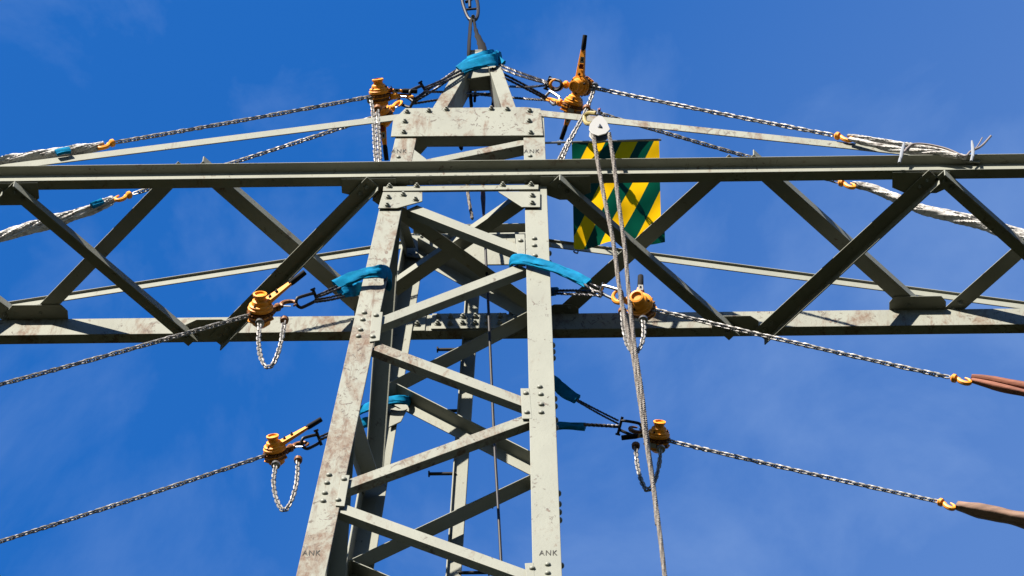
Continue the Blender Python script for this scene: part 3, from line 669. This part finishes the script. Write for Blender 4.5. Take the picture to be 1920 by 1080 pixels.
# right back leg
T = thing('wire_rope_sling', PY(1090, 770, yB), 'wire rope sling with two blue sleeve ends behind the right leg', 'sling', WG)
MBt = rope_mb([PY(1082, 752, yB), PY(1120, 774, yB), PY(1160, 795, yB)], r=.008); rope_mb([PY(1082, 749, yB), PY(1122, 770, yB), PY(1160, 789, yB)], r=.008, mb=MBt)
rope_mb([PY(1095, 796, yB), PY(1130, 798, yB), PY(1162, 800, yB)], mb=MBt, r=.014); MBt.build('rope', 'wire', T)
sleeve_mb([PY(1028, 710, yB), PY(1045, 722, yB), PY(1063, 738, yB), PY(1083, 750, yB)], .055, .02, UP).build('sleeve', 'blue', T)
sleeve_mb([PY(1028, 799, yB+.05), PY(1060, 798, yB+.05), PY(1100, 801, yB+.04)], [.04, .04, .04][0], .02, UP).build('sleeve', 'blue', T)
# peak: four slings round the apex
def peak_sling(label, ropes, sleeves):
    T = thing('wire_rope_sling', ropes[0][0], label, 'sling', WG)
    mb = MB()
    for r in ropes: rope_mb(r, r=.0105, mb=mb)
    mb.build('rope', 'wire', T)
    for p, wd, th in sleeves: sleeve_mb(p, wd, th, UP).build('sleeve', 'blue', T)
peak_sling('wire rope sling from the upper left hoist to the peak, with a broad blue sleeve',
    [[PY(795, 165, yh), PY(830, 150, -.58), PY(868, 130, -.53)], [PY(795, 168, yh), PY(832, 154, -.58), PY(870, 136, -.53)], [PY(795, 172, yh), PY(845, 173, -.48), PY(900, 176, -.2), PY(960, 176, -.25)]],
    [([PY(862, 132, -.53), PY(880, 122, -.55), PY(905, 116, -.55), PY(928, 112, -.53), PY(938, 110, -.4)], .075, .02),
     ([PY(876, 113, -.50), PY(893, 108, -.53), PY(912, 104, -.53), PY(928, 104, -.45)], .055, .02)])
peak_sling('wire rope sling from the lower left hoist to the peak, crossing under its neighbour',
    [[PY(770, 190, yk), PY(815, 160, -.35), PY(866, 124, -.42)], [PY(772, 194, yk), PY(818, 166, -.35), PY(868, 130, -.42)], [PY(772, 195, yk), PY(830, 186, -.2), PY(900, 178, -.15)]], [])
peak_sling('wire rope sling from the peak to the hoist with the upright lever',
    [[PY(928, 118, -.46), PY(975, 136, -.55), PY(1030, 155, yh)], [PY(925, 123, -.46), PY(975, 142, -.55), PY(1030, 158, yh)], [PY(955, 162, -.2), PY(990, 163, -.4), PY(1030, 159, yh)]],
    [([PY(912, 100, -.47), PY(925, 108, -.48), PY(938, 118, -.48), PY(944, 121, -.48)], .042, .02)])
peak_sling('wire rope sling from the peak to the lower right hoist',
    [[PY(922, 128, -.50), PY(970, 152, -.42), PY(1028, 184, yk)], [PY(920, 133, -.50), PY(968, 157, -.42), PY(1028, 188, yk)], [PY(895, 177, -.1), PY(970, 184, -.15), PY(1028, 188, yk)]], [])

# ------------------------------------------------------------------ crane link and slings above the peak
yt = -.40
T = thing('lifting_link', PY(882, 20, yt), 'black oblong lifting link with an inner shackle at the top edge above the peak', 'lifting link')
s0 = [PY(u, v, yt) for u, v in ((868, -40), (866, -5), (872, 20), (880, 36), (890, 38), (896, 28), (896, 8), (890, -12), (884, -40))]
MB().tube(spline(s0, 4), .015, 8, closed=False).build('link', 'dark', T)
MB().tube([PY(873, 18, yt), PY(897, 16, yt)], .011, 8).tube([PY(880, -30, yt), PY(881, 14, yt)], .014, 8).tube([PY(874, 4, yt), PY(888, -4, yt)], .014, 8).build('inner_shackle', 'dark', T)
MB().lathe(PY(887, 31, yt-.02), -FW, [(0, .018), (.02, .016)], 8, False).build('pin', 'chrome', T)
T = thing('lifting_sling', PY(882, 60, yt), 'dark two legged strap sling from the lifting link down to the blue wrapped peak', 'sling')
MB().tube(spline([PY(883, 34, yt), PY(881, 60, yt-.02), PY(879, 98, yt-.09), PY(880, 150, -.3), PY(884, 200, -.2)], 6), .012, 8, ry=.02, noise=.08).build('strap', 'rubber', T)
MB().tube(spline([PY(888, 34, yt), PY(893, 60, yt), PY(902, 82, yt), PY(906, 100, yt)], 6), [.012]*5+[.018]*3+[.028]*4+[.036]*4+[.034]*3, 8, ry=.012, ref=RT, noise=.08).build('strap', 'rubber', T)
MB().tube(spline([PY(921, 145, -.3), PY(926, 170, -.25), PY(923, 205, -.2)], 5), .013, 8).tube(spline([PY(892, 150, -.2), PY(890, 190, -.2)], 3), .012, 8).build('strap', 'rubber', T)

# ------------------------------------------------------------------ fabric slings at the arm ends
def fabric(name, label, cat, strands, m, group=None, extra=None):
    T = thing(name, strands[0][0][0], label, cat, group)
    for pts, wd, th in strands:
        P = resample(spline(pts, 10), .025); k = len(P)
        a = [wd*(.62+.38*min(1, i/7))*(1+.2*mn.noise(V((i*.15, wd*700, 1)))) for i in range(k)]; b = [th*(1+.2*mn.noise(V((i*.15, wd*700, 5)))) for i in range(k)]
        if m == 'white': fold_mb(P, [x*1.0 for x in a], b, UP, 36, .27, 5.0, 1, 3.2, 3.4).build('sleeve', m, T)
        else: fold_mb(P, a, b, UP, 30, .08, .3, 1, .5, 2.6).build('sleeve', m, T)
    return T
G1 = 'white round slings on the crossarm'
T = fabric('round_sling', 'white round sling with a blue tag on the left end of the front tie bar', 'sling', [([PY(193, 270, -.68), PY(150, 280, -.69), PY(110, 285, -.69), PY(60, 292, -.69), PY(0, 303, -.70), PY(-60, 316, -.70)], .034, .030), ([PY(194, 277, -.66), PY(140, 287, -.66), PY(90, 291, -.66), PY(30, 301, -.66), PY(-60, 320, -.66)], .028, .028)], 'white', G1)
sleeve_mb([PY(105, 287, -.725), PY(118, 283, -.73), PY(132, 281, -.725)], .036, .022, UP).build('tag', 'blue', T)
T = fabric('round_sling', 'white round sling seen below the front chord at the far left behind the braces', 'sling', [([PY(214, 373, .35), PY(180, 388, .36), PY(130, 404, .37), PY(80, 418, .38), PY(30, 434, .39), PY(-50, 458, .40)], .040, .034), ([PY(210, 382, .37), PY(150, 404, .38), PY(90, 424, .40), PY(0, 448, .41), PY(-50, 462, .42)], .026, .026)], 'white', G1)
sleeve_mb([PY(172, 385, .31), PY(182, 381, .31), PY(194, 376, .32)], .032, .022, UP).build('tag', 'blue', T)
T = fabric('round_sling', 'white round sling in two strands lying on the right end of the front chord', 'sling', [([PY(1590, 254, -.70), PY(1640, 262, -.71), PY(1700, 272, -.72), PY(1750, 279, -.73), PY(1812, 296, -.73)], .020, .022), ([PY(1592, 260, -.72), PY(1640, 272, -.73), PY(1700, 283, -.74), PY(1760, 287, -.75), PY(1800, 294, -.75)], .022, .022)], 'white', G1)
for px in ((1612, 258), (1650, 268)): pass
T = fabric('round_sling', 'white round sling seen below the front chord at the far right behind the braces', 'sling', [([PY(1598, 346, .35), PY(1630, 352, .36), PY(1670, 367, .37), PY(1720, 389, .38), PY(1780, 406, .39), PY(1860, 428, .40), PY(1970, 460, .41)], .036, .032), ([PY(1690, 378, .38), PY(1760, 395, .40), PY(1840, 412, .41), PY(1960, 446, .42)], .022, .022)], 'white', G1)
fabric('webbing_sling', 'reddish brown sling in two strands hooked to the upper right chain', 'sling', [([PY(1822, 707, yF), PY(1850, 711, yF), PY(1885, 718, yF), PY(1960, 733, yF)], .036, .024), ([PY(1822, 713, yF), PY(1850, 720, yF), PY(1885, 729, yF), PY(1960, 745, yF)], .030, .024)], 'brown', 'brown slings on the right')
fabric('webbing_sling', 'greyish brown thick sling hooked to the lower right chain', 'sling', [([PY(1796, 948, yB), PY(1830, 956, yB), PY(1880, 966, yB), PY(1970, 986, yB)], .060, .05)], 'taupe', 'brown slings on the right')

# ------------------------------------------------------------------ cable ties and cord on the right arm
for lab, (u, v), lean in (('clear plastic strap wound over the chord where the white sling ends', (1690, 283), 6), ('clear plastic strap at the far right of the chord with a loose end', (1825, 280), -3)):
    T = thing('plastic_strap', PY(u, v, -.76), lab, 'strap', 'clear straps on the front chord')
    MB().tube([PY(u+lean, v-18, -.77), PY(u+lean*.6, v-8, -.775), PY(u, v+4, -.78), PY(u-2, v+20, -.78)], [.008, .013, .016, .012], 8, ry=.007, ref=RT, noise=.15).build('band', 'film', T, sub=1)
    MB().tube([PY(u-2, v+14, -.79), PY(u-4, v+23, -.79)], .013, 8, ry=.014, ref=RT).build('buckle', 'film', T)
T = thing('cord', PY(1760, 275, -.77), 'pinkish white cord curling over the right end of the chord, tip raised', 'cord')
MB().tube(spline([PY(1695, 285, -.77), PY(1703, 276, -.77), PY(1714, 270, -.77), PY(1740, 271, -.77), PY(1775, 279, -.77), PY(1803, 291, -.765), PY(1812, 292, -.765), PY(1820, 284, -.765), PY(1840, 274, -.765), PY(1858, 255, -.765)], 6), .009, 8).build('line', 'cord', T)
MB().tube(spline([PY(1822, 282, -.76), PY(1832, 275, -.76), PY(1842, 258, -.76)], 5), .005, 6).build('line', 'cord', T)

# ------------------------------------------------------------------ pulley and hauling rope
yp = -.86
T = thing('rope_pulley', PY(1124, 235, yp), 'white snatch block hung from the front tie bar with a rope through it', 'pulley')
sh = [PY(u, v, yp-.02) for u, v in ((1104, 243), (1106, 232), (1114, 222), (1122, 216), (1130, 218), (1138, 228), (1144, 242), (1136, 250), (1122, 254), (1110, 250))]
MB().plate(sh, V((0, .010, 0))).build('cheek_plate', 'sticker', T, bevel=.003)
MB().plate([p+V((0, .055, 0)) for p in sh], V((0, .010, 0))).build('cheek_plate', 'sticker', T, bevel=.003)
MB().lathe(PY(1124, 240, yp-.01), Y, [(0, .07), (.012, .055), (.024, .055), (.036, .07)], 18).build('sheave', 'dark', T)
MB().bolt(PY(1125, 238, yp-.022), -Y, .013, .012).build('axle', 'chrome', T)
MB().tube([PY(1120, 216, yp), PY(1122, 205, yp+.03), PY(1128, 212, yp)], .012, 8).build('eye', 'chrome', T)
MB().lathe(PY(1124, 207, yp), Z, [(0, .010), (.03, .010)], 6, False).build('pin', 'red', T)
T = thing('shackle', PY(1105, 220, -.75), 'pale yellow shackle holding the white pulley on the tie bar', 'shackle', SG)
MB().tube(spline([PY(1118, 213, yp+.02), PY(1104, 212, -.80), PY(1096, 219, -.76), PY(1099, 231, -.76), PY(1110, 232, yp+.02)], 5), .018, 8).build('bow', mat('pale_yellow_paint', (.75, .6, .22), .5), T)
T = thing('hauling_rope', PY(1160, 500, yp), 'pale braided rope in two strands hanging from the white pulley past the crossarm', 'rope')
rope_mb([PY(1112, 250, yp), PY(1120, 300, yp), PY(1133, 370, yp), PY(1150, 455, yp), PY(1160, 530, yp), PY(1170, 590, yp), PY(1186, 660, yp), PY(1198, 740, yp), PY(1212, 830, yp), PY(1226, 920, yp), PY(1237, 1000, yp), PY(1250, 1110, yp)], r=.0165, lay=.09).build('strand', 'rope', T)
rope_mb([PY(1142, 250, yp), PY(1150, 300, yp), PY(1160, 380, yp), PY(1172, 470, yp), PY(1180, 560, yp), PY(1190, 650, yp), PY(1204, 740, yp), PY(1214, 830, yp+.02), PY(1224, 900, yp+.02), PY(1233, 985, yp+.02)], r=.0165, lay=.09).build('strand', 'rope', T)

# ------------------------------------------------------------------ ropes hanging inside the mast
T = thing('hanging_cable', PZ(905, 380, .3), 'thin dark cable hanging down through the middle of the lattice', 'cable')
MB().tube([PY(903, 300, .12), PY(905, 345, .12), PY(906, 372, .12), PY(907, 405, .12)], [.016, .018, .02, .010], 8, noise=.08).build('strap', 'maroon', T)
MB().tube(spline([PY(907, 400, .12), PY(915, 560, .12), PY(921, 700, .12), PY(927, 830, .12), PY(934, 950, .12), PY(942, 1100, .12)], 6), .011, 8).lathe(PY(927, 822, .12), -Z, [(0, .014), (.02, .03), (.05, .018)], 8).build('line', 'dark', T)
T = thing('tag_line', PY(880, 380, .15), 'frayed light rope end hanging left of the cable inside the lattice', 'rope')
rope_mb([PY(872, 300, .15), PY(876, 350, .15), PY(880, 380, .15), PY(886, 412, .15)], r=.014, lay=.07).build('line', 'rope', T)
T = thing('red_strap', PY(862, 268, -.3), 'dark red strap visible just below the head plate', 'strap')
MB().tube([PY(858, 235, -.35), PY(861, 262, -.35), PY(866, 284, -.35)], [.03, .032, .016], 10, ry=.014, ref=RT, noise=.06).build('strap_band', 'maroon', T, sub=1)

# ------------------------------------------------------------------ striped flag on a short pole
T = thing('warning_flag', PY(1040, 268, -.52), 'green and yellow diagonally striped flag right of the mast above the crossarm', 'flag')
MB().tube([PY(1018, 268, -.50), PY(1240, 262, -.50)], .010, 8).lathe(PY(1045, 268, -.52), X, [(0, .02), (.03, .02)], 8).build('pole', 'chrome', T)
nx, ny = 40, 44; mb = MB(); vs = []; uvs = []
c00, c10 = PY(1072, 265, -.50), PY(1236, 262, -.50)
for j in range(ny+1):
    for i in range(nx+1):
        a_, b_ = i/nx, j/ny
        yy = -.50+.86*b_
        u_ = 1072+164*a_+4*b_; v_ = 265-3*a_+198*b_ + (6*math.sin(a_*9+.6)*b_*b_) - (8*b_*b_*a_)
        p = PY(u_, v_, yy)
        p += -FW*(.016*math.sin(a_*11+b_*3)*(.3+b_)+.010*math.sin(b_*14+a_*5)+.012*math.sin(a_*23-b_*9)*b_)
        if a_ > .85 and b_ > .88: p += V((.03, 0, -.03))*(a_-.85)/.15
        vs.append(p); uvs.append((a_, b_*1.0))
fs = [(j*(nx+1)+i, j*(nx+1)+i+1, (j+1)*(nx+1)+i+1, (j+1)*(nx+1)+i) for j in range(ny) for i in range(nx)]
mb.add(vs, fs, True); fo = mb.build('cloth', 'flag', T)
uvl = fo.data.uv_layers.new(name='UVMap')
for lp in fo.data.loops: uvl.data[lp.index].uv = uvs[lp.vertex_index]
T = shackle('small yellow and white clip under the tie bar below the flag', PY(1084, 462, .62), PY(1079, 474, .60), 'chrome', .016, .007)
